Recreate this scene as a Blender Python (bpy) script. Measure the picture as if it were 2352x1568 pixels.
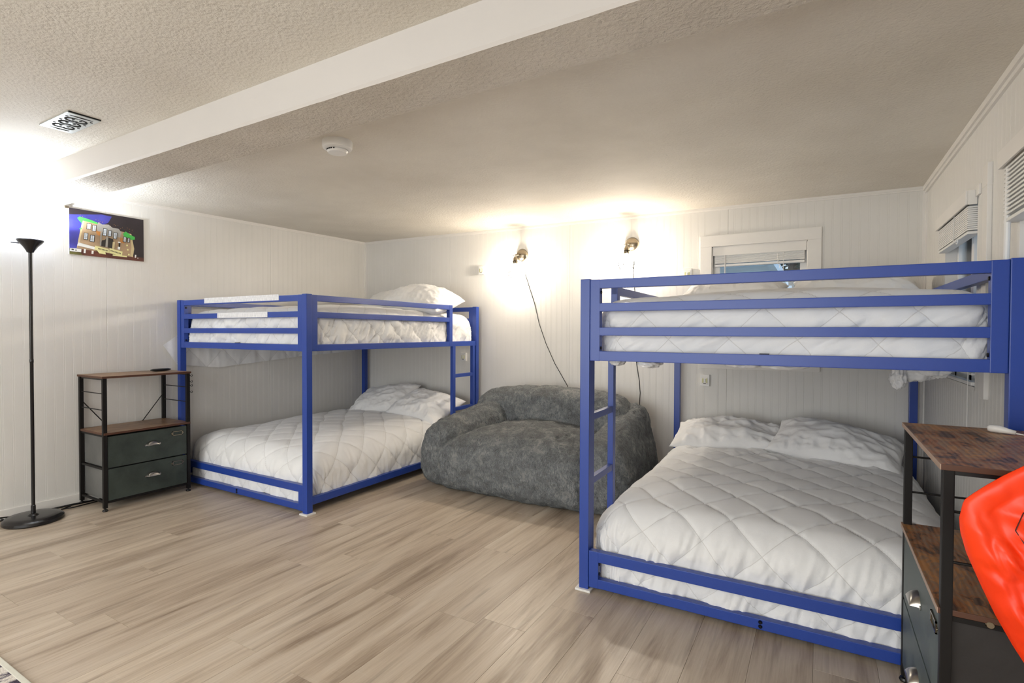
import bpy, bmesh, math, random
import numpy as np
from mathutils import Matrix, Vector
random.seed(7); rng = np.random.RandomState(5)
S = bpy.context.scene
for o in list(bpy.data.objects): bpy.data.objects.remove(o, do_unlink=True)
COL = S.collection

# ------------------------------------------------------------------ camera
cam_d = bpy.data.cameras.new('camera'); cam = bpy.data.objects.new('camera', cam_d); COL.objects.link(cam)
Rm = Matrix(((0.86355047, -0.01159947, 0.50412899), (0.50425095, 0.01312176, -0.86345747), (0.00340059, 0.99984662, 0.01718034)))
cam.matrix_world = Matrix.Translation((0, 0, 1.2)) @ Rm.to_4x4()
cam_d.sensor_width = 36; cam_d.lens = 1213.272 * 36 / 2352; cam_d.clip_start = .02
S.camera = cam
S.view_settings.view_transform = 'Standard'; S.view_settings.look = 'None'
S.view_settings.gamma = 1; S.view_settings.use_curve_mapping = False
S.view_settings.exposure = 0.5

# ------------------------------------------------------------------ world and large lights
W = bpy.data.worlds.new('world'); S.world = W; W.use_nodes = True
W.node_tree.nodes['Background'].inputs[0].default_value = (.62, .76, 1, 1)
W.node_tree.nodes['Background'].inputs[1].default_value = 1.1

def area(name, loc, rot, sx, sy, power, col):
    d = bpy.data.lights.new(name, 'AREA'); d.shape = 'RECTANGLE'; d.size = sx; d.size_y = sy
    d.energy = power; d.color = col
    o = bpy.data.objects.new(name, d); COL.objects.link(o); o.location = loc; o.rotation_euler = rot
    return o
# unseen fill lights added behind the camera: one large upright, two small overhead
area('rear_fill_light', (-1.9, -2.55, 1.25), (math.radians(90), 0, 0), 4.2, 1.9, 78, (.92, .97, 1))
area('overhead_fill_light', (-1.0, -1.3, 2.17), (0, 0, 0),   .6, .6, 15, (1, .96, .90))
area('overhead_fill_light', (-3.0, -1.3, 2.17), (0, 0, 0), .6, .6, 12, (1, .97, .92))
LAMP_E, SCONCE_E = 600, 500     # emission of the floor lamp's bulb and of the sconce bulbs

# ------------------------------------------------------------------ materials
def srgb(r, g, b):
    f = lambda c: (c / 255 / 12.92) if c / 255 <= .04045 else ((c / 255 + .055) / 1.055) ** 2.4
    return (f(r), f(g), f(b), 1)
MATS = {}
class NT:
    def __init__(s, name):
        s.m = bpy.data.materials.new(name); s.m.use_nodes = True; s.t = s.m.node_tree; s.n = s.t.nodes
        s.b = s.n['Principled BSDF']; MATS[name] = s.m
    def new(s, typ, **kw):
        n = s.n.new(typ)
        for k, v in kw.items(): setattr(n, k, v)
        return n
    def link(s, a, b): s.t.links.new(a, b)
    def coord(s, scale=(1, 1, 1), rnd=False, kind='Object', rot=(0, 0, 0)):
        c = s.new('ShaderNodeTexCoord'); m = s.new('ShaderNodeMapping'); m.inputs['Scale'].default_value = scale
        m.inputs['Rotation'].default_value = rot
        out = c.outputs[kind]
        if rnd:
            oi = s.new('ShaderNodeObjectInfo'); mu = s.new('ShaderNodeVectorMath', operation='MULTIPLY_ADD')
            s.link(oi.outputs['Random'], mu.inputs[0]); mu.inputs[1].default_value = (37, 91, 53); s.link(out, mu.inputs[2]); out = mu.outputs[0]
        s.link(out, m.inputs[0]); return m.outputs[0]
    def noise(s, vec, scale, detail=4, rough=.5, dist=0):
        n = s.new('ShaderNodeTexNoise'); n.inputs['Scale'].default_value = scale; n.inputs['Detail'].default_value = detail
        n.inputs['Roughness'].default_value = rough; n.inputs['Distortion'].default_value = dist
        if vec: s.link(vec, n.inputs['Vector'])
        return n.outputs[0]
    def ramp(s, fac, stops):
        r = s.new('ShaderNodeValToRGB'); e = r.color_ramp.elements
        while len(e) < len(stops): e.new(.5)
        for i, (p, c) in enumerate(stops): e[i].position = p; e[i].color = c
        s.link(fac, r.inputs[0]); return r.outputs[0]
    def mix(s, fac, a, b, mode='MIX'):
        m = s.new('ShaderNodeMix', data_type='RGBA', blend_type=mode)
        for sock, v in ((m.inputs[0], fac), (m.inputs[6], a), (m.inputs[7], b)):
            if hasattr(v, 'node'): s.link(v, sock)
            else: sock.default_value = v
        return m.outputs[2]
    def bump(s, h, strength=.3, dist=.01):
        b = s.new('ShaderNodeBump'); b.inputs['Strength'].default_value = strength; b.inputs['Distance'].default_value = dist
        s.link(h, b.inputs['Height']); s.link(b.outputs[0], s.b.inputs['Normal']); return b
    def setp(s, **kw):
        for k, v in kw.items():
            sock = s.b.inputs[k.replace('_', ' ')]
            if hasattr(v, 'node'): s.link(v, sock)
            else: sock.default_value = v
        return s
def simple(name, col, rough=.5, metal=0, var=.06, bump=0, bscale=80, spec=.5):
    n = NT(name); v = n.noise(n.coord(), 9, 4)
    dark = tuple(c * (1 - var * 2) for c in col[:3]) + (1,)
    n.setp(Base_Color=n.ramp(v, [(.3, dark), (.7, col)]), Roughness=rough, Metallic=metal)
    n.b.inputs['Specular IOR Level'].default_value = spec
    if bump: n.bump(n.noise(n.coord(), bscale, 3), bump, .002)
    return n.m
# wall paint on bead panelling
n = NT('wall_paint'); v = n.noise(n.coord(), 2.2, 4)
n.setp(Base_Color=n.ramp(v, [(.3, srgb(217, 214, 208)), (.7, srgb(223, 220, 215))]), Roughness=.42); n.bump(n.noise(n.coord(), 200, 2), .05, .001)
simple('trim_paint', srgb(228, 224, 218), .38, var=.02)
# ceiling: orange-peel relief, patchy
n = NT('ceiling_paint'); v = n.noise(n.coord(), 1.6, 5, .6)
n.setp(Base_Color=n.ramp(v, [(.3, srgb(210, 203, 191)), (.7, srgb(224, 218, 207))]), Roughness=.75)
n.bump(n.noise(n.coord(), 70, 4, .62), .75, .007)
n = NT('beam_texture'); v = n.noise(n.coord(), 3, 5, .6)
n.setp(Base_Color=n.ramp(v, [(.3, srgb(190, 181, 168)), (.7, srgb(206, 198, 186))]), Roughness=.7)
n.bump(n.noise(n.coord(), 60, 4, .6, .3), .9, .010)
n = NT('beam_face'); v = n.noise(n.coord(), 1.2, 3)
n.setp(Base_Color=n.ramp(v, [(.3, srgb(198, 193, 188)), (.7, srgb(204, 199, 194))]), Roughness=.5); n.bump(n.noise(n.coord(), 120, 3), .1, .002)
# vinyl planks
n = NT('plank'); c = n.coord((7, .55, 1), True); c2 = n.coord((60, 2.2, 1), True); c3 = n.coord((1, 1, 1), True)
big = n.noise(c, 1.6, 5, .62, .5); fine = n.noise(c2, 2.5, 4, .6)
base = n.ramp(big, [(.28, srgb(128, 108, 88)), (.41, srgb(174, 156, 136)), (.52, srgb(200, 184, 164)), (.70, srgb(214, 201, 184))])
col = n.mix(.24, base, n.ramp(fine, [(.3, srgb(136, 120, 102)), (.55, srgb(192, 179, 161)), (.8, srgb(216, 206, 192))]))
dk = n.noise(n.coord((16, 1.1, 1), True), 1.3, 3, .5, .4)
col = n.mix(n.ramp(dk, [(.60, (0, 0, 0, 1)), (.76, (.55, .55, .55, 1))]), col, srgb(98, 80, 64))
sc = n.noise(n.coord((5, 130, 1), True), 1, 2, .5, .3)      # saw marks across the grain
patch = n.noise(c3, 3.2, 2)
scm = n.mix(1.0, n.ramp(sc, [(.60, (0, 0, 0, 1)), (.72, (.22, .22, .22, 1))]), n.ramp(patch, [(.5, (0, 0, 0, 1)), (.62, (1, 1, 1, 1))]), 'MULTIPLY')
col = n.mix(scm, col, srgb(208, 199, 187))
oi = n.new('ShaderNodeObjectInfo'); col = n.mix(n.ramp(oi.outputs['Random'], [(0, (.0, .0, .0, 1)), (1, (.22, .22, .22, 1))]), col, srgb(124, 104, 88))
n.setp(Base_Color=col, Roughness=n.ramp(fine, [(.3, (.40, .40, .40, 1)), (.8, (.27, .27, .27, 1))])); n.bump(fine, .35, .0015)
simple('subfloor', srgb(70, 58, 48), .8)
n = NT('blue_metal'); n.setp(Base_Color=srgb(36, 66, 150), Roughness=.32); n.bump(n.noise(n.coord(), 400, 2), .05, .0005)
simple('white_plastic', srgb(232, 230, 226), .35, var=.02)
simple('black_metal', srgb(10, 10, 10), .42, var=.1)
simple('shelf_metal', srgb(22, 19, 18), .5, var=.12, spec=.25)
simple('lamp_metal', srgb(20, 18, 20), .22, var=.05)
simple('black_plastic', srgb(18, 18, 20), .3)
simple('chrome', srgb(176, 172, 166), .28, 1, var=.08)
simple('nickel', srgb(150, 138, 120), .25, 1, var=.08)
simple('dark_bolt', srgb(22, 22, 30), .35, .6)
def fabric(name, a, b, bs=.25, bsc=90):
    n = NT(name); n.setp(Base_Color=n.ramp(n.noise(n.coord(), 3, 3), [(.3, a), (.7, b)]), Roughness=.85)
    n.b.inputs['Sheen Weight'].default_value = .25; n.b.inputs['Specular IOR Level'].default_value = .25
    h = n.mix(.5, n.noise(n.coord((1, 1, 1)), bsc * .25, 5, .6, 1.2), n.noise(n.coord(), bsc * 9, 2)); n.bump(h, bs, .008); return n.m
n = NT('comforter_white'); at = n.new('ShaderNodeAttribute', attribute_name='quilt'); sp = n.new('ShaderNodeSeparateXYZ'); n.link(at.outputs['Vector'], sp.inputs[0])
def mth(op, a, b=None):
    q = n.new('ShaderNodeMath', operation=op)
    for i_, v_ in enumerate((a, b)):
        if v_ is None: continue
        if hasattr(v_, 'node'): n.link(v_, q.inputs[i_])
        else: q.inputs[i_].default_value = v_
    return q.outputs[0]
ds = [mth('ABSOLUTE', mth('SUBTRACT', mth('FRACT', mth('ADD', sp.outputs[k_], .5)), .5)) for k_ in (0, 1)]
seam = n.ramp(mth('MINIMUM', *ds), [(0, (1, 1, 1, 1)), (.005, (.7, .7, .7, 1)), (.012, (0, 0, 0, 1))])   # sewn stitch lines
n.setp(Base_Color=n.mix(seam, n.ramp(n.noise(n.coord(), 3, 3), [(.3, srgb(232, 232, 232)), (.7, srgb(238, 238, 238))]), srgb(210, 208, 206)), Roughness=.85)
n.b.inputs['Sheen Weight'].default_value = .25; n.b.inputs['Specular IOR Level'].default_value = .25
n.bump(n.mix(seam, n.mix(.5, n.noise(n.coord(), 24, 5, .6, 1.2), n.noise(n.coord(), 800, 2)), (0, 0, 0, 1)), .3, .008)
fabric('pillow_white', srgb(230, 229, 229), srgb(238, 237, 236), .2)
fabric('mattress_grey', srgb(196, 194, 192), srgb(212, 210, 206))
# faux fur
n = NT('fur'); c = n.coord()
a = n.noise(c, 9, 5, .62, .8); b = n.noise(n.coord((1, 1, .6)), 46, 5, .7, 1.4); f = n.noise(n.coord((1, 1, .5)), 210, 3, .7, .6)
m1 = n.mix(.5, a, b)
col = n.ramp(m1, [(.41, srgb(26, 38, 44)), (.47, srgb(70, 84, 92)), (.53, srgb(122, 132, 137)), (.60, srgb(190, 191, 188))])
n.setp(Base_Color=n.mix(.3, col, n.ramp(f, [(.4, srgb(40, 50, 54)), (.6, srgb(172, 172, 168))])), Roughness=.95)
n.b.inputs['Sheen Weight'].default_value = .5; n.b.inputs['Specular IOR Level'].default_value = .15
n.bump(n.mix(.3, b, f), 1.0, .09)
# dark leatherette drawer fronts
def leather(name, a, b):
    n = NT(name); v = n.noise(n.coord(), 7, 6, .65, .4)
    n.setp(Base_Color=n.ramp(v, [(.3, a), (.72, b)]), Roughness=n.ramp(v, [(.3, (.42,) * 3 + (1,)), (.7, (.6,) * 3 + (1,))])); n.bump(n.noise(n.coord(), 60, 5), .15, .003)
leather('drawer_green', srgb(34, 42, 38), srgb(62, 72, 66)); leather('drawer_slate', srgb(48, 58, 58), srgb(92, 104, 104))
leather('drawer_side', srgb(86, 86, 84), srgb(112, 111, 108)); leather('drawer_side_dark', srgb(30, 27, 27), srgb(46, 42, 41))
def rustic(name, a, b, c_, d):
    n = NT(name); w_ = n.new('ShaderNodeTexWave', wave_type='BANDS', bands_direction='X'); w_.inputs['Scale'].default_value = 22; w_.inputs['Distortion'].default_value = 5; w_.inputs['Detail'].default_value = 3; w_.inputs['Detail Scale'].default_value = .8; n.link(n.coord((1, .18, 1)), w_.inputs['Vector']); g = w_.outputs['Fac']; p = n.noise(n.coord((2.0, 1.0, 1)), 5.5, 5, .65, 1.4)
    col = n.ramp(p, [(.41, a), (.47, b), (.53, c_), (.60, d)])
    n.setp(Base_Color=n.mix(.34, col, n.ramp(g, [(.15, a), (.75, c_)])), Roughness=.38); n.bump(g, .2, .002)
rustic('rustic_board', srgb(80, 58, 44), srgb(188, 116, 48), srgb(150, 126, 102), srgb(208, 144, 76))
rustic('walnut_board', srgb(104, 76, 54), srgb(140, 106, 76), srgb(150, 116, 84), srgb(166, 132, 98))
simple('board_edge', srgb(176, 150, 132), .5)
simple('board_edge_dark', srgb(84, 50, 32), .5)
n = NT('orange_plastic'); v = n.noise(n.coord(), 5, 4, .6, .6)
n.setp(Base_Color=n.ramp(v, [(.3, srgb(244, 52, 2)), (.7, srgb(255, 66, 8))]), Roughness=.42); n.bump(n.noise(n.coord(), 12, 2, .5, .6), .25, .006)
n.b.inputs['Subsurface Weight'].default_value = 0
simple('ink', srgb(70, 18, 14), .5)
n = NT('label_paper'); w = n.new('ShaderNodeTexWave', wave_type='BANDS', bands_direction='Z'); w.inputs['Scale'].default_value = 62; w.inputs['Distortion'].default_value = 0
n.link(n.coord(), w.inputs['Vector']); br = n.noise(n.coord((240, 1, 30)), 1, 1)
n.setp(Base_Color=n.mix(n.mix(1, n.ramp(w.outputs[0], [(.62, (0, 0, 0, 1)), (.75, (1, 1, 1, 1))]), n.ramp(br, [(.42, (0, 0, 0, 1)), (.5, (.8, .8, .8, 1))]), 'MULTIPLY'), srgb(236, 236, 238), srgb(164, 166, 174)), Roughness=.5)
simple('led_yellow', srgb(204, 202, 150), .4)
simple('vent_silver', srgb(200, 205, 204), .3, .5)
simple('void_black', srgb(4, 4, 4), .9)
n = NT('rug'); v = n.noise(n.coord((1, .35, 1)), 26, 5, .7, .4)
n.setp(Base_Color=n.ramp(v, [(.44, srgb(60, 52, 68)), (.5, srgb(150, 144, 146)), (.54, srgb(214, 207, 198))]), Roughness=1); n.bump(n.noise(n.coord(), 200, 3), .8, .006)
simple('rug_edge', srgb(216, 214, 202), .9, bump=.4)
# glass that lets daylight and shadows through
m = bpy.data.materials.new('window_glass'); m.use_nodes = True; t = m.node_tree; t.nodes.clear(); MATS['window_glass'] = m
o_ = t.nodes.new('ShaderNodeOutputMaterial'); mx = t.nodes.new('ShaderNodeMixShader'); tr = t.nodes.new('ShaderNodeBsdfTransparent'); gl = t.nodes.new('ShaderNodeBsdfGlossy')
fr = t.nodes.new('ShaderNodeFresnel'); gl.inputs['Roughness'].default_value = .02; tr.inputs[0].default_value = (.93, .96, .95, 1)
t.links.new(fr.outputs[0], mx.inputs[0]); t.links.new(tr.outputs[0], mx.inputs[1]); t.links.new(gl.outputs[0], mx.inputs[2]); t.links.new(mx.outputs[0], o_.inputs[0])
def emit(name, col, strength):
    n = NT(name); n.setp(Base_Color=col, Emission_Color=col, Emission_Strength=strength); return n.m
simple('cage_wire', (.0012, .0011, .001, 1), .9, spec=0)
emit('sconce_bulb', (1, .89, .74, 1), SCONCE_E)
emit('lamp_bulb', (.86, .93, 1, 1), LAMP_E)
n = NT('lamp_bowl'); n.setp(Base_Color=srgb(240, 242, 246), Roughness=.4)
tl = n.new('ShaderNodeBsdfTranslucent'); tl.inputs[0].default_value = (.93, .95, 1, 1); ms = n.new('ShaderNodeMixShader'); ms.inputs[0].default_value = .55
n.link(n.b.outputs[0], ms.inputs[1]); n.link(tl.outputs[0], ms.inputs[2]); n.link(ms.outputs[0], n.n['Material Output'].inputs[0])
simple('porch_board', srgb(196, 212, 222), .5); simple('bark', srgb(86, 76, 70), .9, bump=.5, bscale=20)
simple('leaf', srgb(92, 108, 100), .7, var=.2); simple('outdoor_ground', srgb(150, 150, 140), .9)
simple('siding', srgb(228, 232, 236), .6)
PC = {k: simple('print_' + k, c, .5, var=v) for k, c, v in (
    ('night', srgb(38, 28, 34), .2), ('sky', srgb(62, 62, 150), .25), ('stone', srgb(176, 148, 116), .15), ('stone_light', srgb(204, 186, 142), .1),
    ('grey', srgb(160, 156, 148), .1), ('green', srgb(70, 190, 80), .15), ('pane', srgb(214, 226, 238), .05), ('dark', srgb(46, 40, 34), .2),
    ('cream', srgb(228, 222, 160), .05), ('brown', srgb(104, 54, 40), .3), ('white', srgb(232, 232, 228), .03), ('orange', srgb(190, 128, 64), .1), ('olive', srgb(96, 92, 40), .2))}

# ------------------------------------------------------------------ mesh helpers
INV = {}       # object name -> matrix taking world coordinates into that thing's space
class MB:
    def __init__(s): s.v = []; s.f = []; s.mi = []; s.cm = 0
    def add(s, vs, fs):
        o = len(s.v); s.v += [tuple(v) for v in vs]; s.f += [tuple(i + o for i in f) for f in fs]; s.mi += [s.cm] * len(fs); return s
    def box(s, a, b, bev=0):
        (x0, y0, z0), (x1, y1, z1) = a, b
        x0, x1 = min(x0, x1), max(x0, x1); y0, y1 = min(y0, y1), max(y0, y1); z0, z1 = min(z0, z1), max(z0, z1)
        if bev:
            bm = bmesh.new(); bmesh.ops.create_cube(bm, size=1)
            for v in bm.verts: v.co = Vector(((x0 + x1) / 2 + v.co.x * (x1 - x0), (y0 + y1) / 2 + v.co.y * (y1 - y0), (z0 + z1) / 2 + v.co.z * (z1 - z0)))
            bmesh.ops.bevel(bm, geom=list(bm.edges), offset=min(bev, .45 * min(x1 - x0, y1 - y0, z1 - z0)), segments=2, affect='EDGES', profile=.7)
            bm.verts.index_update(); s.add([v.co[:] for v in bm.verts], [[v.index for v in f.verts] for f in bm.faces]); bm.free(); return s
        return s.add([(x, y, z) for x in (x0, x1) for y in (y0, y1) for z in (z0, z1)],
                     [(0, 1, 3, 2), (4, 6, 7, 5), (0, 4, 5, 1), (2, 3, 7, 6), (0, 2, 6, 4), (1, 5, 7, 3)])
    def tube(s, pts, r, n=8, cap=True, closed=False):
        P = [Vector(p) for p in pts]; rings = []; up = None
        for i, p in enumerate(P):
            if closed: d = P[(i + 1) % len(P)] - P[i - 1]
            else: d = P[min(i + 1, len(P) - 1)] - P[max(i - 1, 0)]
            d.normalize()
            if up is None: up = Vector((0, 0, 1)) if abs(d.z) < .9 else Vector((1, 0, 0))
            a = d.cross(up); a.normalize(); b = a.cross(d); up = b
            rr = r[i] if isinstance(r, (list, tuple)) else r
            rings.append([p + a * rr * math.cos(2 * math.pi * k / n) + b * rr * math.sin(2 * math.pi * k / n) for k in range(n)])
        vs = [v for q in rings for v in q]; fs = []; m = len(rings)
        for i in range(m if closed else m - 1):
            for k in range(n):
                j = (i + 1) % m
                fs.append((i * n + k, i * n + (k + 1) % n, j * n + (k + 1) % n, j * n + k))
        if cap and not closed: fs += [tuple(range(n))[::-1], tuple((m - 1) * n + k for k in range(n))]
        return s.add(vs, fs)
    def lathe(s, prof, c=(0, 0, 0), n=24, axis='z', arc=1.0, sx=1, sy=1):
        vs = []; fs = []; m = len(prof); full = arc == 1.0; N = n if full else n + 1
        for r, h in prof:
            for k in range(N):
                a = 2 * math.pi * arc * k / n; x, y = r * math.cos(a) * sx, r * math.sin(a) * sy
                p = {'z': (x, y, h), 'y': (x, h, y), 'x': (h, x, y)}[axis]; vs.append((p[0] + c[0], p[1] + c[1], p[2] + c[2]))
        for i in range(m - 1):
            for k in range(n):
                k2 = (k + 1) % N; fs.append((i * N + k, i * N + k2, (i + 1) * N + k2, (i + 1) * N + k))
        return s.add(vs, fs)
    def prism(s, poly, fn, d0, d1):
        """poly in 2D, fn(u,v,d)->xyz"""
        n = len(poly); vs = [fn(u, v, d0) for u, v in poly] + [fn(u, v, d1) for u, v in poly]
        return s.add(vs, [tuple(range(n)), tuple(range(n, 2 * n))[::-1]] + [(i, i + n, (i + 1) % n + n, (i + 1) % n) for i in range(n)])
    def grid(s, P, closed=False):
        a, b = P.shape[:2]; vs = P.reshape(-1, 3).tolist()
        fs = [(i * b + j, (i + 1) * b + j, (i + 1) * b + j + 1, i * b + j + 1) for i in range(a - 1) for j in range(b - 1)]
        return s.add(vs, fs)
    def mat(s, i): s.cm = i; return s
    def build(s, name, mat, parent=None, smooth=False, merge=0, local=False, kind=None, recalc=True):
        me = bpy.data.meshes.new(name)
        V = s.v
        if parent is not None and not local and parent.name in INV:
            M = INV[parent.name]; V = [tuple(M @ Vector(v)) for v in V]
        me.from_pydata(V, [], s.f)
        for m in (mat if isinstance(mat, (list, tuple)) else [mat]): me.materials.append(MATS[m] if isinstance(m, str) else m)
        me.polygons.foreach_set('material_index', s.mi)
        bm = bmesh.new(); bm.from_mesh(me)
        if merge: bmesh.ops.remove_doubles(bm, verts=bm.verts, dist=merge)
        if recalc: bmesh.ops.recalc_face_normals(bm, faces=bm.faces)
        bm.to_mesh(me); bm.free()
        if smooth: me.polygons.foreach_set('use_smooth', [True] * len(me.polygons))
        if smooth == 'auto': me.set_sharp_from_angle(angle=math.radians(38))
        me.update()
        o = bpy.data.objects.new(name, me); COL.objects.link(o)
        if parent is not None:
            o.parent = parent
            if parent.name in INV: INV[o.name] = INV[parent.name]
        if kind: o['kind'] = kind
        return o
def thing(name, label, cat, loc=(0, 0, 0), rz=0, group=None):
    o = bpy.data.objects.new(name, None); COL.objects.link(o); o.location = loc; o.rotation_euler = (0, 0, rz); o.empty_display_size = .05
    o['label'] = label; o['category'] = cat
    if group: o['group'] = group
    INV[o.name] = (Matrix.Translation(loc) @ Matrix.Rotation(rz, 4, 'Z')).inverted(); return o
def tag(o, label, cat, group=None):
    o['label'] = label; o['category'] = cat
    if group: o['group'] = group
    return o
def struct(o, label=None):
    o['kind'] = 'structure'
    if label: o['label'] = label
    return o

# numpy value noise
_T = rng.rand(64, 64, 64).astype(np.float32)
def vnoise(x, y, z=0.0):
    x, y, z = np.broadcast_arrays(np.asarray(x, float), np.asarray(y, float), np.asarray(z, float))
    xi, yi, zi = np.floor(x).astype(int), np.floor(y).astype(int), np.floor(z).astype(int)
    fx, fy, fz = x - xi, y - yi, z - zi; s = lambda t: t * t * t * (t * (t * 6 - 15) + 10); fx, fy, fz = s(fx), s(fy), s(fz); r = 0
    for a in (0, 1):
        for b in (0, 1):
            for c in (0, 1):
                r = r + _T[(xi + a) % 64, (yi + b) % 64, (zi + c) % 64] * (fx if a else 1 - fx) * (fy if b else 1 - fy) * (fz if c else 1 - fz)
    return r * 2 - 1
def fbm(x, y, z=0.0, o=3):
    r = 0; a = 1
    for i in range(o): r = r + a * vnoise(x * 2 ** i + 13 * i, y * 2 ** i + 7 * i, z * 2 ** i if not np.isscalar(z) else z + i); a *= .5
    return r
def ridge(x, y, z=0.0, o=3):
    r = 0; a = 1
    for i in range(o): r = r + a * (1 - 2 * np.abs(vnoise(x * 2 ** i + 13 * i, y * 2 ** i + 7 * i, z))); a *= .5
    return r

XL, XR, YF = -4.4646, .5875, 4.3385
HZ = 2.1966; ZL2, ZR2, ZFL, ZFR = 2.167, 2.149, 2.210, 2.159
BY0, BY1, BZ = 1.338, 1.58, 2.0524; YB = -2.6

# ================================================================== SETTING
def ceilz(x, y):
    if y <= BY0: return HZ
    s_ = (x - XL) / (XR - XL); t_ = (y - BY1) / (YF - BY1)
    return (ZL2 * (1 - s_) + ZR2 * s_) * (1 - t_) + (ZFL * (1 - s_) + ZFR * s_) * t_
m = MB(); m.box((XL - .1, YB - .1, -.12), (XR + .1, YF + .1, -.012)); floor = struct(m.build('floor', 'subfloor'))
# planks: rows run away from the camera, one object each
joint = {-2.71: .95, -2.31: 1.79, -1.71: 1.79, -1.51: 1.2, -1.31: 1.79, -.91: 2.08, -.51: 1.78}
PL = 1.25; pm = {}
def plank(x0, x1, y0, y1):
    key = (round(x1 - x0, 3), round(y1 - y0, 3))
    if key not in pm:
        w_, l_ = (x1 - x0) / 2, (y1 - y0) / 2; e = .00018; b = .0005
        vs = [(sx * (w_ - e - q), sy * (l_ - e - q), z) for q, z in ((0, -.012), (0, -.0012), (b, 0)) for sx, sy in ((-1, -1), (1, -1), (1, 1), (-1, 1))]
        fs = [(8, 9, 10, 11)] + [(k * 4 + i, k * 4 + (i + 1) % 4, k * 4 + 4 + (i + 1) % 4, k * 4 + 4 + i) for k in (0, 1) for i in range(4)]
        me = bpy.data.meshes.new('floor_plank'); me.from_pydata(vs, [], fs); me.materials.append(MATS['plank']); pm[key] = me
    o = bpy.data.objects.new('floor_plank', pm[key]); COL.objects.link(o); o.parent = floor; o.location = ((x0 + x1) / 2, (y0 + y1) / 2, 0)
k = 0; x = -4.61
while x < XR - .01:
    xa, xb = max(x, XL), min(x + .2, XR); c = round(x + .1, 2)
    j = joint.get(c, (k * .47) % PL + .1); y = j - PL * 5
    while y < YF:
        a, b = max(y, -.35), min(y + PL, YF)
        if b - a > .02: plank(xa, xb, a, b)
        y += PL
    x += .2; k += 1
m = MB(); m.box((XL, YB, -.012), (XR, -.35, -.0001)); m.build('rear_floor_section', 'plank', floor)

def wall(name, axis, fix, s0, s1, seams, gr0, side, openings=(), gap=.0533, ztop=2.23):
    """axis: 'x' wall runs along x at y=fix; 'y' wall runs along y at x=fix. side: +1/-1 direction of the room."""
    P = (lambda s, d, z: (s, fix + side * d, z)) if axis == 'x' else (lambda s, d, z: (fix + side * d, s, z))
    m = MB(); T = -.11
    cuts = sorted({s0, s1} | {q for o in openings for q in o[:2]})
    for a, b in zip(cuts, cuts[1:]):
        zs = [(0, ztop)]
        for o in openings:
            if o[0] <= a + 1e-6 and b - 1e-6 <= o[1]: zs = [(0, o[2]), (o[3], ztop)]
        for za, zb in zs: m.box(P(a, T, za), P(b, -.004, zb))
    root = struct(m.build(name, 'wall_paint'))
    edges = [s0] + sorted(s for s in seams if s0 < s < s1) + [s1]
    for ea, eb in zip(edges, edges[1:]):
        pr = [(ea, -.003), (ea + .0022, 0)]
        g = gr0 + math.ceil((ea + .02 - gr0) / gap) * gap
        while g < eb - .02:
            pr += [(g - .0055, 0), (g - .0045, -.0008), (g - .0035, 0), (g + .0035, 0), (g + .0045, -.0008), (g + .0055, 0)]; g += gap
        pr += [(eb - .0022, 0), (eb, -.003)]
        for o in openings:
            for q in o[:2]:
                if ea < q < eb:
                    pr = [p for p in pr if abs(p[0] - q) > .009]; pr.append((q, 0))
        pr.sort(); m = MB()
        for (a, da), (b, db) in zip(pr, pr[1:]):
            zs = [(0, ztop)]
            for o in openings:
                if o[0] - 1e-6 <= a and b <= o[1] + 1e-6: zs = [(0, o[2]), (o[3], ztop)]
            quad = (0, 1, 2, 3) if (axis == 'x') == (side < 0) else (0, 3, 2, 1)
            for za, zb in zs: m.add([P(a, da, za), P(b, db, za), P(b, db, zb), P(a, da, zb)], [quad])
        m.build('wall_panel', 'wall_paint', root, recalc=False)
    return root
WA = (-.735, -.085, .985, 1.868)         # far window opening x0,x1,z0,z1
wall('wall_left', 'y', XL, YB, YF, [1.389 - 1.0 * 1.318 * k_ + 0.438 for k_ in range(-2, 4)], 1.468, 1)
wall('wall_back', 'x', YF, XL, XR, [-3.26, -1.939, -.62], -1.054, -1, [WA])
OA = (3.02, 3.72, .95, 1.80); OB = (1.5, 2.46, .95, 1.80)
wall('wall_right', 'y', XR, YB, YF, [3.9, 2.58, 1.26, -.06, -1.38], 2.58, -1, [OA, OB])
m = MB(); m.box((XL - .1, YB - .1, 0), (XR + .1, YB, 2.23)); struct(m.build('wall_rear', 'wall_paint'))
# ceiling: two fields either side of the dropped beam
m = MB(); m.box((XL - .1, YB - .1, HZ), (XR + .1, BY0 + .02, HZ + .08))
n_ = 12
for i in range(n_):
    ya, yb = BY1 - .02 + (YF + .1 - BY1 + .02) * i / n_, BY1 - .02 + (YF + .1 - BY1 + .02) * (i + 1) / n_
    q = [(x_, y_, ceilz(x_, y_)) for x_, y_ in ((XL - .1, ya), (XR + .1, ya), (XR + .1, yb), (XL - .1, yb))]
    m.add(q + [(a, b, c + .08) for a, b, c in q], [(0, 1, 2, 3), (4, 5, 6, 7), (0, 1, 5, 4), (2, 3, 7, 6)])
ceiling = struct(m.build('ceiling', 'ceiling_paint'))
m = MB(); nx = 160
xs = np.linspace(XL, XR, nx); wob = .0016 * fbm(xs * 9, 0 * xs + 3, 0, 3); wob2 = .0016 * fbm(xs * 9, 0 * xs + 9, 0, 3)
top = HZ + .02
F = np.array([[(x_, BY0 + 0 * w1, top), (x_, BY0, BZ + .01 + w1), (x_, BY0 + .008 + w1, BZ)] for x_, w1, w2 in zip(xs, wob, wob2)])
m.mat(0).grid(F)
U = np.array([[(x_, BY0 + .008 + w1, BZ), (x_, BY1 - .006 + w2, BZ)] for x_, w1, w2 in zip(xs, wob, wob2)]); m.mat(1).grid(U)
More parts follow.
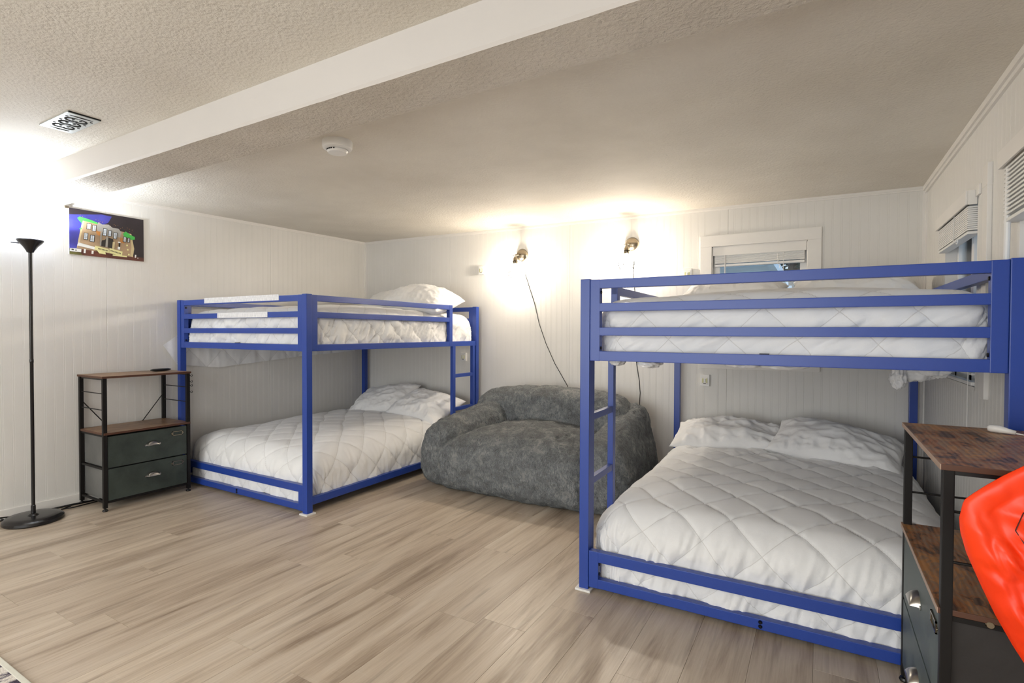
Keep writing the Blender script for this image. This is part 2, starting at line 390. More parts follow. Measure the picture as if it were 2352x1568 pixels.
G = np.array([[(x_, BY1 - .006 + w2, BZ), (x_, BY1, BZ + .01), (x_, BY1, top)] for x_, w1, w2 in zip(xs, wob, wob2)]); m.mat(1).grid(G)
struct(m.build('beam', ['beam_face', 'beam_texture'], smooth=False), 'white dropped ceiling beam crossing the room above the beds')
# trims
def strip(name, pts, w, d, axis, side, mat='trim_paint'):
    """moulding hanging below pts (two points) on a wall; d = projection, w = height"""
    m = MB(); (ax, ay, az), (bx, by, bz) = pts
    for (q0, q1, dd) in ((0, w * .62, d), (w * .62, w, d * .55)):
        for_y = lambda dd_: (dd_ * side if axis == 'y' else 0, dd_ * side if axis == 'x' else 0)
        ox, oy = for_y(dd); v = []
        for (x_, y_, z_) in ((ax, ay, az), (bx, by, bz)):
            v += [(x_, y_, z_ - q0), (x_ + ox, y_ + oy, z_ - q0), (x_ + ox, y_ + oy, z_ - q1), (x_, y_, z_ - q1)]
        m.add(v, [(0, 1, 2, 3), (4, 5, 6, 7), (0, 1, 5, 4), (1, 2, 6, 5), (2, 3, 7, 6), (3, 0, 4, 7)])
    return struct(m.build(name, mat))
strip('trim_1', ((XL, BY1, ZL2), (XL, YF, ZFL)), .024, .014, 'y', 1)
strip('trim_2', ((XL, YF, ZFL), (XR, YF, ZFR)), .026, .014, 'x', -1)
strip('trim_3', ((XR, BY1, ZR2), (XR, YF, ZFR)), .045, .022, 'y', -1)
strip('trim_4', ((XL, YB, HZ), (XL, BY0, HZ)), .024, .014, 'y', 1)
m = MB(); m.box((XR - .022, YF - .008, 0), (XR, YF, 2.13)).box((XR - .008, YF - .03, 0), (XR, YF - .004, 2.13)); struct(m.build('trim_5', 'trim_paint'))
m = MB(); m.box((XL, YF - .008, 0), (XL + .018, YF, 2.19)).box((XL, YF - .018, 0), (XL + .007, YF, 2.19)); struct(m.build('trim_6', 'trim_paint'))
m = MB(); m.box((XL, BY0 - .02, BZ - .0), (XL + .012, BY0, HZ)); struct(m.build('trim_7', 'trim_paint'))
def base(name, a, b):
    m = MB(); m.box(a, b, .004); struct(m.build(name, 'trim_paint'))
base('baseboard_left', (XL, YB, 0), (XL + .013, YF, .066)); base('baseboard_back', (XL, YF - .013, 0), (XR, YF, .066)); base('baseboard_right', (XR - .013, YB, 0), (XR, YF, .066))

# ---------------------------------------------------------------- windows
def bx(m, a, b, bev=0): m.box(a, b, bev); return m
x0, x1, z0, z1 = WA; cw = .085
wr = MB()   # casing boards
wr.box((x0 - cw, YF - .019, z1), (x1 + cw, YF, z1 + .085), .002).box((x0 - cw, YF - .017, z0 - .0), (x0, YF, z1), .002).box((x1, YF - .017, z0), (x1 + cw, YF, z1), .002)
wr.box((x0 - cw, YF - .017, z0 - .06), (x1 + cw, YF, z0), .002)
win = struct(wr.build('window_1', 'trim_paint'))
m = MB().box((x0, YF, z0), (x0 + .006, YF + .1, z1)).box((x1 - .006, YF, z0), (x1, YF + .1, z1)).box((x0, YF, z1 - .006), (x1, YF + .1, z1)).box((x0, YF, z0), (x1, YF + .1, z0 + .02)); m.build('window_jamb', 'trim_paint', win)
m = MB()
for a, b, c, d in ((x0 + .006, x0 + .05, z0, z1), (x1 - .05, x1 - .006, z0, z1), (x0, x1, z1 - .05, z1 - .006), (x0, x1, z0 + .02, z0 + .07)): m.box((a, YF + .055, c), (b, YF + .085, d), .003)
m.build('window_frame', 'white_plastic', win)
m = MB().box((x0 + .03, YF + .068, z0 + .05), (x1 - .03, YF + .072, z1 - .03)); m.build('window_pane', 'window_glass', win)
# blind in far window
bl = thing('window_blind', 'white raised slat blind with flat valance inside the far wall window', 'blind', ((x0 + x1) / 2, YF, 1.8))
MB().box((x0 + .008, YF - .004, 1.797), (x1 - .008, YF + .008, 1.862), .002).build('valance', 'trim_paint', bl)
for i in range(-1, 7): MB().box((x0 + .018, YF + .012, 1.784 - i * .0078), (x1 - .02, YF + .05, 1.7905 - i * .0078), .001).build('slat', 'white_plastic', bl)
MB().box((x0 + .018, YF + .011, 1.714), (x1 - .02, YF + .052, 1.731), .003).build('bottom_rail', 'white_plastic', bl)
MB().tube([(x0 + .095, YF + .004, 1.80), (x0 + .093, YF + .004, 1.3)], .0045).build('wand', 'white_plastic', bl)
MB().tube([(x1 - .155, YF + .006, 1.795), (x1 - .157, YF + .006, 1.25)], .0016, 5).build('cord', 'white_plastic', bl)
MB().tube([(x1 - .19, YF + .004, 1.79), (x1 - .195, YF, 1.76), (x1 - .187, YF, 1.74), (x1 - .196, YF, 1.72), (x1 - .18, YF, 1.70), (x1 - .178, YF, 1.68)], .002, 5).build('cord', 'white_plastic', bl)
# right wall windows
def rwin(name, O, head, label):
    ya, yb, za, zb = O; X = XR
    m = MB(); m.box((X - .009, ya - .05, zb), (X + .0, yb + .06, zb + .045), .002)
    w = struct(m.build(name, 'trim_paint'))
    MB().box((X, ya, za), (X + .1, ya + .006, zb)).box((X, yb - .006, za), (X + .1, yb, zb)).box((X, ya, zb - .006), (X + .1, yb, zb)).box((X, ya, za), (X + .1, yb, za + .015)).build('window_jamb', 'trim_paint', w)
    m = MB()
    for a, b in ((ya + .006, ya + .045), (yb - .045, yb - .006), ((ya + yb) / 2 - .025, (ya + yb) / 2 + .025)): m.box((X + .05, a, za), (X + .085, b, zb), .003)
    m.box((X + .05, ya, zb - .05), (X + .085, yb, zb)).box((X + .05, ya, za), (X + .085, yb, za + .06)); m.build('window_frame', 'white_plastic', w)
    MB().box((X + .065, ya + .02, za + .02), (X + .069, yb - .02, zb - .02)).build('window_pane', 'window_glass', w)
rwin('window_2', OA, 1, ''); rwin('window_3', OB, 1, '')
def rblind(ya, yb, zt, zb, label, n, prot, low=None):
    o = thing('window_blind', label, 'blind', (XR, (ya + yb) / 2, zt))
    MB().box((XR - prot, ya, zt - .062), (XR - prot + .008, yb, zt), .002).box((XR - prot + .008, ya, zt - .062), (XR - .001, ya + .008, zt), .001).box((XR - prot + .008, yb - .008, zt - .062), (XR - .001, yb, zt), .001).build('valance', 'trim_paint', o)
    for i in range(n):
        z = zt - .07 - i * (zt - .07 - zb) / n
        MB().box((XR - prot + .012, ya + .02, z - .0036), (XR + .012, yb - .02, z + .0036)).build('slat', 'white_plastic', o)
    MB().box((XR - prot + .012, ya + .02, zb - .012), (XR + .012, yb - .02, zb), .003).build('bottom_rail', 'white_plastic', o)
    MB().tube([(XR - prot + .01, ya + .4 * (yb - ya), zt - .06), (XR - prot + .008, ya + .4 * (yb - ya), zb - .01)], .0016, 5).build('cord', 'white_plastic', o)
    return o
b1 = rblind(3.03, 3.74, 1.832, 1.655, 'white blind raised under its valance beside the far right corner', 12, .042)
a_ = []
for i in range(11): a_.append((XR - .036, 3.22 + .014 * math.cos(i * .57), 1.636 + .012 * math.sin(i * .57)))
MB().tube(a_, .0022, 6).build('pull_loop', 'white_plastic', b1)
rblind(1.52, 2.50, 1.845, 1.60, 'white blind at the right edge of the picture, above the bunk corner', 12, .05)
o = thing('window_blind', 'lower white slat blind seen under the right upper bunk', 'blind', (XR, 3.3, 1.0))
for i in range(11):
    z = 1.30 - i * .028; MB().box((XR - .012, 3.03, z - .002), (XR + .012, 3.70, z + .007)).build('slat', 'white_plastic', o)
MB().box((XR - .013, 3.03, .972), (XR + .012, 3.70, .988), .003).build('bottom_rail', 'white_plastic', o)
MB().tube([(XR - .014, 3.08, 1.32), (XR - .014, 3.08, .78)], .0015, 5).build('cord', 'white_plastic', o)
MB().lathe([(.002, .03), (.006, .02), (.009, 0), (.0, -.001)], (XR - .014, 3.08, .752), 10).build('tassel', 'white_plastic', o)
o = MB().box((XR - .0165, 2.80, .935), (XR, 2.87, 1.89), .002).box((XR - .018, 2.798, 1.80), (XR, 2.872, 1.803)).build('cable_cover', 'trim_paint'); tag(o, 'white vertical cable cover on the right wall between the windows', 'cable cover')
o = MB().tube([(XR - .03, 2.455, 1.78), (XR - .036, 2.452, 1.2)], .009, 10).build('blind_wand', 'white_plastic'); tag(o, 'white tilt wand hanging at the right-hand window', 'blind wand')

# ---------------------------------------------------------------- outdoors seen through the far window
o = thing('porch_roof', 'pale blue board porch roof outside the far window', 'porch', (-.7, 6.2, 1.84))
for i in range(14):
    y_ = 5.1 + i * .17; MB().box((-1.25, y_, 1.85 + .002 * (i % 3)), (-.42, y_ + .155, 1.875)).build('board', 'porch_board', o)
MB().box((-1.32, 5.05, 1.79), (-1.24, 7.6, 1.9)).build('rafter', 'porch_board', o); MB().box((-.42, 5.05, 1.80), (-.36, 7.6, 1.9)).build('rafter', 'porch_board', o)
MB().tube([(-1.28, 5.2, 1.55), (-.95, 5.4, 1.86)], .022).build('brace', 'porch_board', o)
MB().box((-1.3, 5.1, -.3), (-1.2, 5.2, 1.8)).build('post', 'porch_board', o); MB().box((-.40, 7.5, -.3), (-.32, 7.58, 1.8)).build('post', 'porch_board', o)
t_ = thing('tree', 'grey tree behind the porch outside the far window', 'tree', (-.35, 9.5, 0))
MB().tube([(-.35, 9.5, -.3), (-.30, 9.4, 1.2), (-.42, 9.5, 1.9), (-.30, 9.5, 3)], [.13, .11, .09, .05]).tube([(-.4, 9.5, 1.7), (.1, 9.4, 2.3)], [.05, .02]).tube([(-.4, 9.5, 1.6), (-.8, 9.4, 2.2)], [.05, .02]).build('trunk', 'bark', t_)
m = MB()
for i in range(420):
    c = Vector((-.3 + random.gauss(0, .5), 9.5 + random.gauss(0, .5), 2.35 + random.gauss(0, .35))); a = random.uniform(0, 6.28); l = random.uniform(.08, .16)
    d = Vector((math.cos(a), math.sin(a), random.uniform(-.6, .6))) * l; e = d.cross(Vector((0, .3, 1))) * .5
    m.add([c - d, c + e, c + d, c - e], [(0, 1, 2, 3)])
m.build('foliage', 'leaf', t_, kind='stuff')
o = thing('neighbour_house', 'bright white sided house beyond the yard outside the window', 'house', (-2, 12, 0))
for i in range(16): MB().box((-6, 12 - .02 * (i % 2), i * .14 - .2), (3, 12.3, i * .14 - .07)).build('siding_board', 'siding', o)
m = MB(); m.box((-14, YF + .3, -.5), (9, 20, -.3)); struct(m.build('ground', 'outdoor_ground'), 'yard outside the windows')

# ================================================================== BUNK BEDS
BW, BL, BH = 1.54, 2.0, 1.445
def bunk(label, loc, rz, stickers):
    """local frame: near right corner = origin, bed runs to -x and +y, ladder on the x=0 side at the far end"""
    t = thing('bunk_bed', label, 'bunk bed', loc, rz)
    for (a, b) in ((-.045, 0), (-BW, 0), (-.045, BL - .045), (-BW, BL - .045)):
        p = MB().box((a, b, .006), (a + .045, b + .045, BH + .002), .003).build('post', 'blue_metal', t, local=True)
        MB().box((a - .015, b - .015, 0), (a + .06, b + .06, .010), .003).build('foot_cap', 'white_plastic', p, local=True)['label'] = 'white plastic foot plate'
    q = .005
    for y0_, y1_ in ((q, .038), (BL - .038, BL - q)):
        for za, zb in ((1.402, 1.443), (1.297, 1.335), (1.187, 1.224), (1.072, 1.116), (.142, .190), (.022, .064)):
            MB().box((-BW + .046, y0_, za), (-.046, y1_, zb), .0025).build('end_rail', 'blue_metal', t, local=True)
        for xa in (-BW + .046, -.092):
            MB().box((xa, y0_ - .001, 1.071), (xa + .046, y1_ + .001, 1.4435), .0025).build('end_upright', 'blue_metal', t, local=True)
            MB().box((xa, y0_ - .001, .021), (xa + .046, y1_ + .001, .1905), .0025).build('end_upright', 'blue_metal', t, local=True)
    for xs_, ya, yb, full in (((-.038, -q), .046, 1.58, False), ((-BW + q, -BW + .038), .046, BL - .046, True)):
        for za, zb in ((1.072, 1.116), (.058, .106)): MB().box((xs_[0], .046, za), (xs_[1], BL - .046, zb), .0025).build('side_rail', 'blue_metal', t, local=True)
        for za, zb in ((1.402, 1.443), (1.292, 1.332)): MB().box((xs_[0], ya, za), (xs_[1], yb, zb), .0025).build('guard_rail', 'blue_metal', t, local=True)
        for yy in (ya, yb - .045): MB().box((xs_[0] - .001, yy, 1.08), (xs_[1] + .001, yy + .045, 1.4435), .0025).build('guard_upright', 'blue_metal', t, local=True)
    if True:
        lad = MB().box((-.036, 1.588, .10), (-.006, 1.628, 1.085), .002).box((-.036, 1.905, .10), (-.006, 1.945, 1.085), .002).build('ladder', 'blue_metal', t, local=True)
        for z in (.495, .80): MB().box((-.034, 1.628, z - .016), (-.008, 1.905, z + .016), .002).build('rung', 'blue_metal', lad, local=True)
    for i in range(9):
        y_ = .16 + i * .205
        for z in (1.074, .06): MB().box((-BW + .04, y_, z), (-.04, y_ + .055, z + .014)).build('slat', 'blue_metal', t, local=True)
    bolt_y = lambda x_, y_, z_, sg: MB().lathe([(0, -.004 * sg), (.006, -.004 * sg), (.008, 0), (.008, .003 * sg)], (x_, y_, z_), 10, 'y').build('bolt', 'dark_bolt', t, local=True)
    bolt_x = lambda x_, y_, z_, sg: MB().lathe([(0, .004 * sg), (.006, .004 * sg), (.008, 0)], (x_, y_, z_), 8, 'x').build('bolt', 'dark_bolt', t, local=True)
    for z in (.035, .052): bolt_y(-BW / 2, .004, z, 1); bolt_y(-BW / 2, BL - .004, z, -1)
    for y_ in (.02, BL - .02):
        for z in (1.385, 1.13, .13, .085): bolt_x(-BW + .093, y_, z, 1); bolt_x(-.093, y_, z, -1)
    for y_ in (.019, BL - .019): MB().box((-BW / 2 - .02, y_ - .011, 1.116), (-BW / 2 + .015, y_ + .011, 1.120)).build('latch', 'dark_bolt', t, local=True)
    if stickers:
        for xa, xb, za, zb in ((-4.04 + 2.875, -3.159 + 2.875, 1.412, 1.452), (-3.871 + 2.875, -3.281 + 2.875, 1.299, 1.337)):
            MB().box((xa, .0025, za), (xb, .005, zb)).build('warning_label', 'label_paper', t, local=True)['label'] = 'white paper warning label with tiny lines of text'
    return t
LB = bunk('blue metal bunk bed in the left corner, white warning labels on its rails', (-2.8751, 2.2837, 0), 0, True)
rr = math.radians(.85)
# right bunk is the same bed turned round: its origin corner is at the far left
ro = Matrix.Translation((-.9631, 2.2787, 0)) @ Matrix.Rotation(rr, 4, 'Z') @ Matrix.Translation((0, BL, 0))
RB = bunk('blue metal bunk bed in the right corner, nearest the camera', tuple(ro.translation), rr + math.pi, False)

# ---------------------------------------------------------------- bedding
def comforter(name, label, cx, cy, rz, w, l, zt, zb, r=.11, crown=.03, seed=0, px=.245, py=.24, gather=1.0, res=.0105, bulge=0.0, fold=None, soft=1.0, gf=28, slant=0, cp=4):
    A, B = w / 2, l / 2; h = zt - zb; drop = h - r + r * math.pi / 2
    na = int((2 * (A - r) + 2 * drop) / res); nb = int((2 * (B - r) + 2 * drop) / res)
    a = np.linspace(-(A - r) - drop, (A - r) + drop, na)[:, None] + np.zeros((1, nb)); b = np.linspace(-(B - r) - drop, (B - r) + drop, nb)[None, :] + np.zeros((na, 1))
    ea = np.sign(a) * np.maximum(np.abs(a) - (A - r), 0); eb = np.sign(b) * np.maximum(np.abs(b) - (B - r), 0)
    s_ = np.maximum(np.abs(ea), np.abs(eb)); hy = np.hypot(ea, eb) + 1e-9; dx, dy = ea / hy, eb / hy
    dx = np.where(s_ > 0, dx, 0); dy = np.where(s_ > 0, dy, 0)
    ang = np.minimum(s_ / r, math.pi / 2); hor = r * np.sin(ang); dz = r * (1 - np.cos(ang)) + np.maximum(s_ - r * math.pi / 2, 0)
    X = np.clip(a, -(A - r), A - r) + dx * hor; Y = np.clip(b, -(B - r), B - r) + dy * hor
    xn, yn = np.clip(X / A, -1, 1), np.clip(Y / B, -1, 1)
    Z = zt - dz + crown * (1 - np.abs(xn) ** cp) * (1 - np.abs(yn) ** cp)
    down = np.clip((s_ - r * .6) / (drop), 0, 1)
    if bulge: X += dx * bulge * np.sin(down * math.pi); Y += dy * bulge * np.sin(down * math.pi)
    N = np.stack([dx * np.sin(ang), dy * np.sin(ang), np.cos(ang)], -1)
    wa, wb = a + .018 * fbm(a * 3 + seed, b * 3, seed, 2), b + .018 * fbm(a * 3, b * 3 + seed, seed + 5, 2)
    u1, u2 = wa / px + wb / py, wa / px - wb / py
    d1, d2 = np.abs(u1 - np.round(u1)), np.abs(u2 - np.round(u2))
    cell = np.clip(np.abs(np.sin(np.pi * u1) * np.sin(np.pi * u2)), 0, 1) ** .34
    D = .011 * soft * cell - .0035 * (np.exp(-(d1 / .03) ** 2) + np.exp(-(d2 / .03) ** 2))
    side = np.clip(down * 3, 0, 1)
    along = np.where(np.abs(ea) > np.abs(eb), b, a)
    near = np.exp(-np.minimum(d1, d2) / .12)
    D += side * gather * (.0055 * ridge(along * gf + slant * down + seed, down * 2.2, seed + 1, 3) + .008 * fbm(along * 7, down * 2, seed + 2, 2))
    D += (1 - side) * (.0030 * ridge(a * 22 + seed, b * 7, seed + 3, 2) * near + .009 * soft * fbm(a * 2.2, b * 2.2, seed + 4, 2))
    if fold is not None:     # gathered puckers towards one end (local +y)
        k = np.clip((b - fold) / .35, 0, 1) * (1 - side)
        D += k * (.0095 * ridge(a * 11 + b * 9, b * 6 - a * 3, seed + 6, 3))
    Pn = np.stack([X, Y, Z], -1) + N * D[..., None]
    hem = (s_ / drop > .9)
    Pn[..., 2] += np.where(hem, .006 * fbm(along * 5, seed + 0 * along, 0, 2), 0)
    c_, s2 = math.cos(rz), math.sin(rz)
    m = MB(); m.grid(Pn)
    o = m.build(name, 'comforter_white', smooth=True, local=True); o.location = (cx, cy, 0)
    qa = o.data.attributes.new('quilt', 'FLOAT_VECTOR', 'POINT'); qa.data.foreach_set('vector', np.stack([u1, u2, 0 * u1], -1).reshape(-1).astype(np.float32)); o.rotation_euler = (0, 0, rz)
    tag(o, label, 'comforter'); return o
def mattress(label, cx, cy, rz, w, l, z0, z1):
    o = MB().box((-w / 2, -l / 2, z0), (w / 2, l / 2, z1), .04).build('mattress', 'mattress_grey', smooth=True, local=True); o.location = (cx, cy, 0); o.rotation_euler = (0, 0, rz); tag(o, label, 'mattress'); return o
Lc = (-2.8751 - BW / 2, 2.2837 + BL / 2); Rc = ro @ Vector((BW / 2, -BL / 2, 0)); Rc = (Rc.x, Rc.y)
mattress('pale mattress under the comforter of the left upper bunk', *Lc, 0, 1.34, 1.80, 1.089, 1.29)
mattress('pale mattress under the comforter of the left lower bunk', *Lc, 0, 1.34, 1.80, .075, .27)
mattress('pale mattress under the comforter of the right upper bunk', *Rc, rr, 1.34, 1.80, 1.089, 1.29)
mattress('pale mattress under the comforter of the right lower bunk', *Rc, rr, 1.34, 1.80, .075, .27)
cLU = comforter('comforter', 'white quilted comforter on the left upper bunk', Lc[0], Lc[1] + .01, 0, 1.45, 1.91, 1.360, 1.10, seed=3, gather=1.9, gf=30, crown=.055, cp=2.4, slant=5)
cLL = comforter('comforter', 'white quilted comforter on the left lower bunk', Lc[0] + .0, Lc[1] + .0, 0, 1.45, 1.90, .365, .055, r=.13, crown=.05, seed=11, gather=.9)
cRU = comforter('comforter', 'white quilted comforter on the right upper bunk, behind three blue rails', Rc[0], Rc[1], rr, 1.43, 1.88, 1.350, 1.10, r=.10, seed=23, gather=1.2, crown=.07, cp=2.2, soft=.6, gf=17, slant=9)
cRL = comforter('comforter', 'large white diamond-quilted comforter on the right lower bunk', Rc[0], Rc[1], rr, 1.45, 1.90, .375, .048, r=.14, crown=.055, seed=31, gather=1.5, fold=.15, res=.008, slant=3)
# flap of the left upper comforter hanging beside the wall
ys = np.linspace(2.187, 4.15, 180); yk = [2.187, 2.29, 2.62, 3.45, 4.15]
zl = np.interp(ys, yk, [1.09, .931, .893, .957, .99]); zh = np.interp(ys, [2.187, 2.29, 2.36, 4.15], [1.092, 1.167, 1.2, 1.2])
tt = np.linspace(0, 1, 26)[None, :]; Yg = ys[:, None] + 0 * tt; Zg = zl[:, None] * (1 - tt) + zh[:, None] * tt
u1, u2 = Yg / .28 + Zg / .30, Yg / .28 - Zg / .30
Dg = .010 * np.abs(np.sin(np.pi * u1) * np.sin(np.pi * u2)) ** .5 + .003 * ridge(Yg * 14, Zg * 5, 2, 3)
P1 = np.stack([-4.445 + Dg, Yg, Zg], -1); P2 = P1.copy(); P2[..., 0] = -4.452 + Dg * .3
INV[cLU.name] = Matrix.Translation((-Lc[0], -Lc[1], 0))
fl = MB().grid(P1).grid(P2).build('hanging_edge', 'comforter_white', cLU, smooth=True); qa = fl.data.attributes.new('quilt', 'FLOAT_VECTOR', 'POINT')
qa.data.foreach_set('vector', np.concatenate([np.stack([u1, u2, 0 * u1], -1)] * 2).reshape(-1).astype(np.float32))
def blob(c, r, seed, amp=.35, n=28, fr=2.2):
    th = np.linspace(0, math.pi, n)[:, None]; ph = np.linspace(0, 2 * math.pi, 2 * n)[None, :]
    d = np.stack([np.sin(th) * np.cos(ph), np.sin(th) * np.sin(ph), np.cos(th) + 0 * ph], -1)
    k = 1 + amp * ridge(d[..., 0] * fr + seed, d[..., 1] * fr, d[..., 2] * fr + 3, 3)
    return np.array(c) + d * np.array(r) * k[..., None]
INV[cRU.name] = (Matrix.Translation((Rc[0], Rc[1], 0)) @ Matrix.Rotation(rr, 4, 'Z')).inverted()
mm = MB().grid(blob((.335, 3.2, .985), (.030, .05, .045), 4, .3)).grid(blob((.40, 3.22, 1.03), (.075, .05, .05), 8, .3)).grid(blob((.47, 3.2, 1.035), (.06, .05, .035), 2, .3)).grid(blob((.27, 3.2, 1.055), (.06, .05, .02), 6, .3))
mm.build('hanging_edge', 'pillow_white', cRU, smooth=True, kind='stuff')
for c__, r__, s__ in (((-.675, 2.42, 1.062), (.045, .08, .020), 1), ((-.30, 2.6, 1.060), (.07, .08, .016), 5), ((-.14, 2.6, 1.060), (.09, .08, .016), 9), ((-.84, 2.45, 1.063), (.03, .05, .018), 7)):
    MB().grid(blob(c__, r__, s__, .2)).build('sagging_edge', 'pillow_white', cRU, smooth=True)
def pillow(label, c, rot, L=.68, Wd=.46, T=.17, seed=0, wr=1.0):
    n1, n2 = 74, 54; u = np.linspace(-1, 1, n1)[:, None] + np.zeros((1, n2)); v = np.linspace(-1, 1, n2)[None, :] + np.zeros((n1, 1))
    pin = lambda q, w_: q * (1 - .055 * (1 - w_ ** 2) * np.abs(q) ** 3)
    X = L / 2 * pin(u, v) ; Y = Wd / 2 * pin(v, u)
    t = (np.clip(1 - np.abs(u) ** 2.6, 0, 1) ** .62) * (np.clip(1 - np.abs(v) ** 2.4, 0, 1) ** .6)
    ed = np.clip(t * 3, 0, 1)
    wz = wr * ed * (.007 * ridge(u * 3 + v * 2 + seed, v * 3 - u * 1.5, seed, 3) + .012 * fbm(u * 1.6 + seed, v * 1.6, seed + 3, 2)) + wr * .005 * ed * ridge(u * 9 * np.sign(v + .01) + seed, v * 1.5, seed + 7, 2) * np.abs(v)
    top = np.stack([X, Y, T * .62 * t + wz], -1); bot = np.stack([X, Y, -T * .38 * t - .004], -1)
    rim = .006 * np.sin(0 * u)
    o = MB().grid(top).grid(bot).build('pillow', 'pillow_white', smooth=True, merge=.0045, local=True); o.location = c; o.rotation_euler = [math.radians(q) for q in rot]
    tag(o, label, 'pillow'); return o
pillow('large puffy white pillow at the head of the left upper bunk, beside the ladder', (-3.20, 3.82, 1.475), (14, 7, 6), .64, .50, .25, 1)
pillow('flatter white pillow on the left upper bunk, at the wall side', (-3.72, 4.0, 1.50), (18, 0, -4), .62, .46, .17, 2)
pillow('white pillow propped in the corner of the left lower bunk', (-3.84, 3.98, .51), (26, -8, 6), .68, .46, .17, 3)
pillow('white pillow on the left lower bunk, next to the fur loveseat', (-3.25, 3.93, .49), (24, 7, -4), .64, .46, .17, 4)
pillow('white pillow on the right upper bunk, nearer the far window', (-.52, 3.9, 1.475), (14, 0, 0), .66, .46, .17, 5)
pillow('white pillow on the right upper bunk, nearer the right wall', (.17, 3.9, 1.48), (14, 3, 0), .68, .46, .18, 6)
pillow('smooth white pillow on the right lower bunk, right of the two', (.09, 3.89, .485), (16, 7, -7), .72, .46, .19, 8, 1.1)
pl = pillow('crumpled white pillow on the right lower bunk, left of the two', (-.55, 3.97, .475), (14, -2, 2), .74, .44, .17, 7, 1.5)

# ================================================================== FUR LOVESEAT
def snet(sdf, lo, hi, h):
    n = [int(math.ceil((b - a) / h)) + 1 for a, b in zip(lo, hi)]
    g = [lo[i] + h * np.arange(n[i]) for i in range(3)]; X, Y, Z = np.meshgrid(*g, indexing='ij'); D = sdf(X, Y, Z).astype(np.float32); sgn = D < 0
    c = np.zeros([k - 1 for k in n], int)
    for a in (0, 1):
        for b in (0, 1):
            for d in (0, 1): c += sgn[a:n[0] - 1 + a, b:n[1] - 1 + b, d:n[2] - 1 + d]
    act = (c > 0) & (c < 8); idx = -np.ones(act.shape, int); idx[act] = np.arange(act.sum()); I = np.argwhere(act)
    acc = np.zeros((len(I), 3)); cnt = np.zeros(len(I))
    cor = [(a, b, d) for a in (0, 1) for b in (0, 1) for d in (0, 1)]
    for i, p in enumerate(cor):
        for q in cor[i + 1:]:
            if sum(abs(p[k] - q[k]) for k in range(3)) != 1: continue
            va = D[I[:, 0] + p[0], I[:, 1] + p[1], I[:, 2] + p[2]]; vb = D[I[:, 0] + q[0], I[:, 1] + q[1], I[:, 2] + q[2]]
            cr = (va < 0) != (vb < 0); t = np.where(cr, va / np.where(cr, va - vb, 1), 0)
            for k in range(3): acc[:, k] += np.where(cr, p[k] + t * (q[k] - p[k]), 0)
            cnt += cr
    V = np.array(lo) + h * (I + acc / cnt[:, None]); F = []
    for ax in range(3):
        o1, o2 = (ax + 1) % 3, (ax + 2) % 3; sl = [slice(None)] * 3; sl2 = [slice(None)] * 3; sl[ax] = slice(0, -1); sl2[ax] = slice(1, None)
        e = np.argwhere(sgn[tuple(sl)] != sgn[tuple(sl2)]); e = e[(e[:, o1] > 0) & (e[:, o2] > 0) & (e[:, o1] < n[o1] - 1) & (e[:, o2] < n[o2] - 1)]
        q = []
        for (a, b) in ((0, 0), (1, 0), (1, 1), (0, 1)):
            f = e.copy(); f[:, o1] -= a; f[:, o2] -= b; q.append(idx[f[:, 0], f[:, 1], f[:, 2]])
        F += np.stack(q, 1).tolist()
    return V, [tuple(f) for f in F if min(f) >= 0]
def rbox(X, Y, Z, c, hs, r):
    qx, qy, qz = np.abs(X - c[0]) - hs[0] + r, np.abs(Y - c[1]) - hs[1] + r, np.abs(Z - c[2]) - hs[2] + r
    return np.sqrt(np.maximum(qx, 0) ** 2 + np.maximum(qy, 0) ** 2 + np.maximum(qz, 0) ** 2) + np.minimum(np.maximum(np.maximum(qx, qy), qz), 0) - r
def fur_n(X, Y, Z): return .006 * fbm(X * 7, Y * 7, Z * 7, 2) + .0075 * ridge(X * 20 + Z * 9, Y * 17 + Z * 4, Z * 17 - X * 6, 2)
SX = .5 * (-2.80 - 1.08)
def f_seat(X, Y, Z):
    u = np.clip((X + 1.90) / .58, -1, 1); v = np.clip((Y - 3.62) / .45, -1, 1)
    top = .375 + .105 * (1 - np.abs(u) ** 2.6) * (1 - .55 * np.clip(-v, 0, 1) ** 2) - .02 * (u > 2)
    Zs = Z * (.40 / top)
    fr = .04 * np.sin(np.clip(Z / .4, 0, 1) * math.pi)
    Yq = np.where(Y < 3.6, Y + fr, Y)
    return rbox(X + .03 * (Z - .2), Yq, Zs, (-1.92, 3.62, .2), (.60, .43, .2), .085) - fur_n(X, Y, Z)
def f_arm(side):
    def f(X, Y, Z):
        cx = -2.55 if side < 0 else -1.255
        t = np.clip((Y - 3.25) / .8, 0, 1); hgt = (.50 if side < 0 else .47) + .17 * t ** 1.4
        wd = .175 - .03 * np.clip(Z / .5, 0, 1) + .02 * np.sin(np.clip(Z / .45, 0, 1) * math.pi)
        Xc = X - (cx + side * (.02 + .0 * t) * np.sin(np.clip(Z / .45, 0, 1) * math.pi) - side * (.06 if side < 0 else .0) * t - side * (.12 if side < 0 else .03) * t * t)
        return rbox(Xc * (.16 / wd), Y, Z * (.5 / hgt), (0, 3.70, .25), (.16, .50, .25), .125) - fur_n(X, Y, Z)
    return f
def f_back(X, Y, Z):
    u = (X + 1.93) / .78; hgt = .735 - .11 * np.abs(u) ** 3.2
    return rbox(X, Y + .10 * np.clip(Z - .4, -.4, .4) - .04 + .10 * np.clip(np.abs(u), 0, 1) ** 2 - .0, Z * (.72 / hgt), (-1.93, 4.03, .36), (.70, .195, .36), .15) - fur_n(X, Y, Z)
sofa = thing('fur_loveseat', 'grey faux fur bean bag loveseat between the two bunk beds', 'sofa', (-1.93, 3.7, 0))
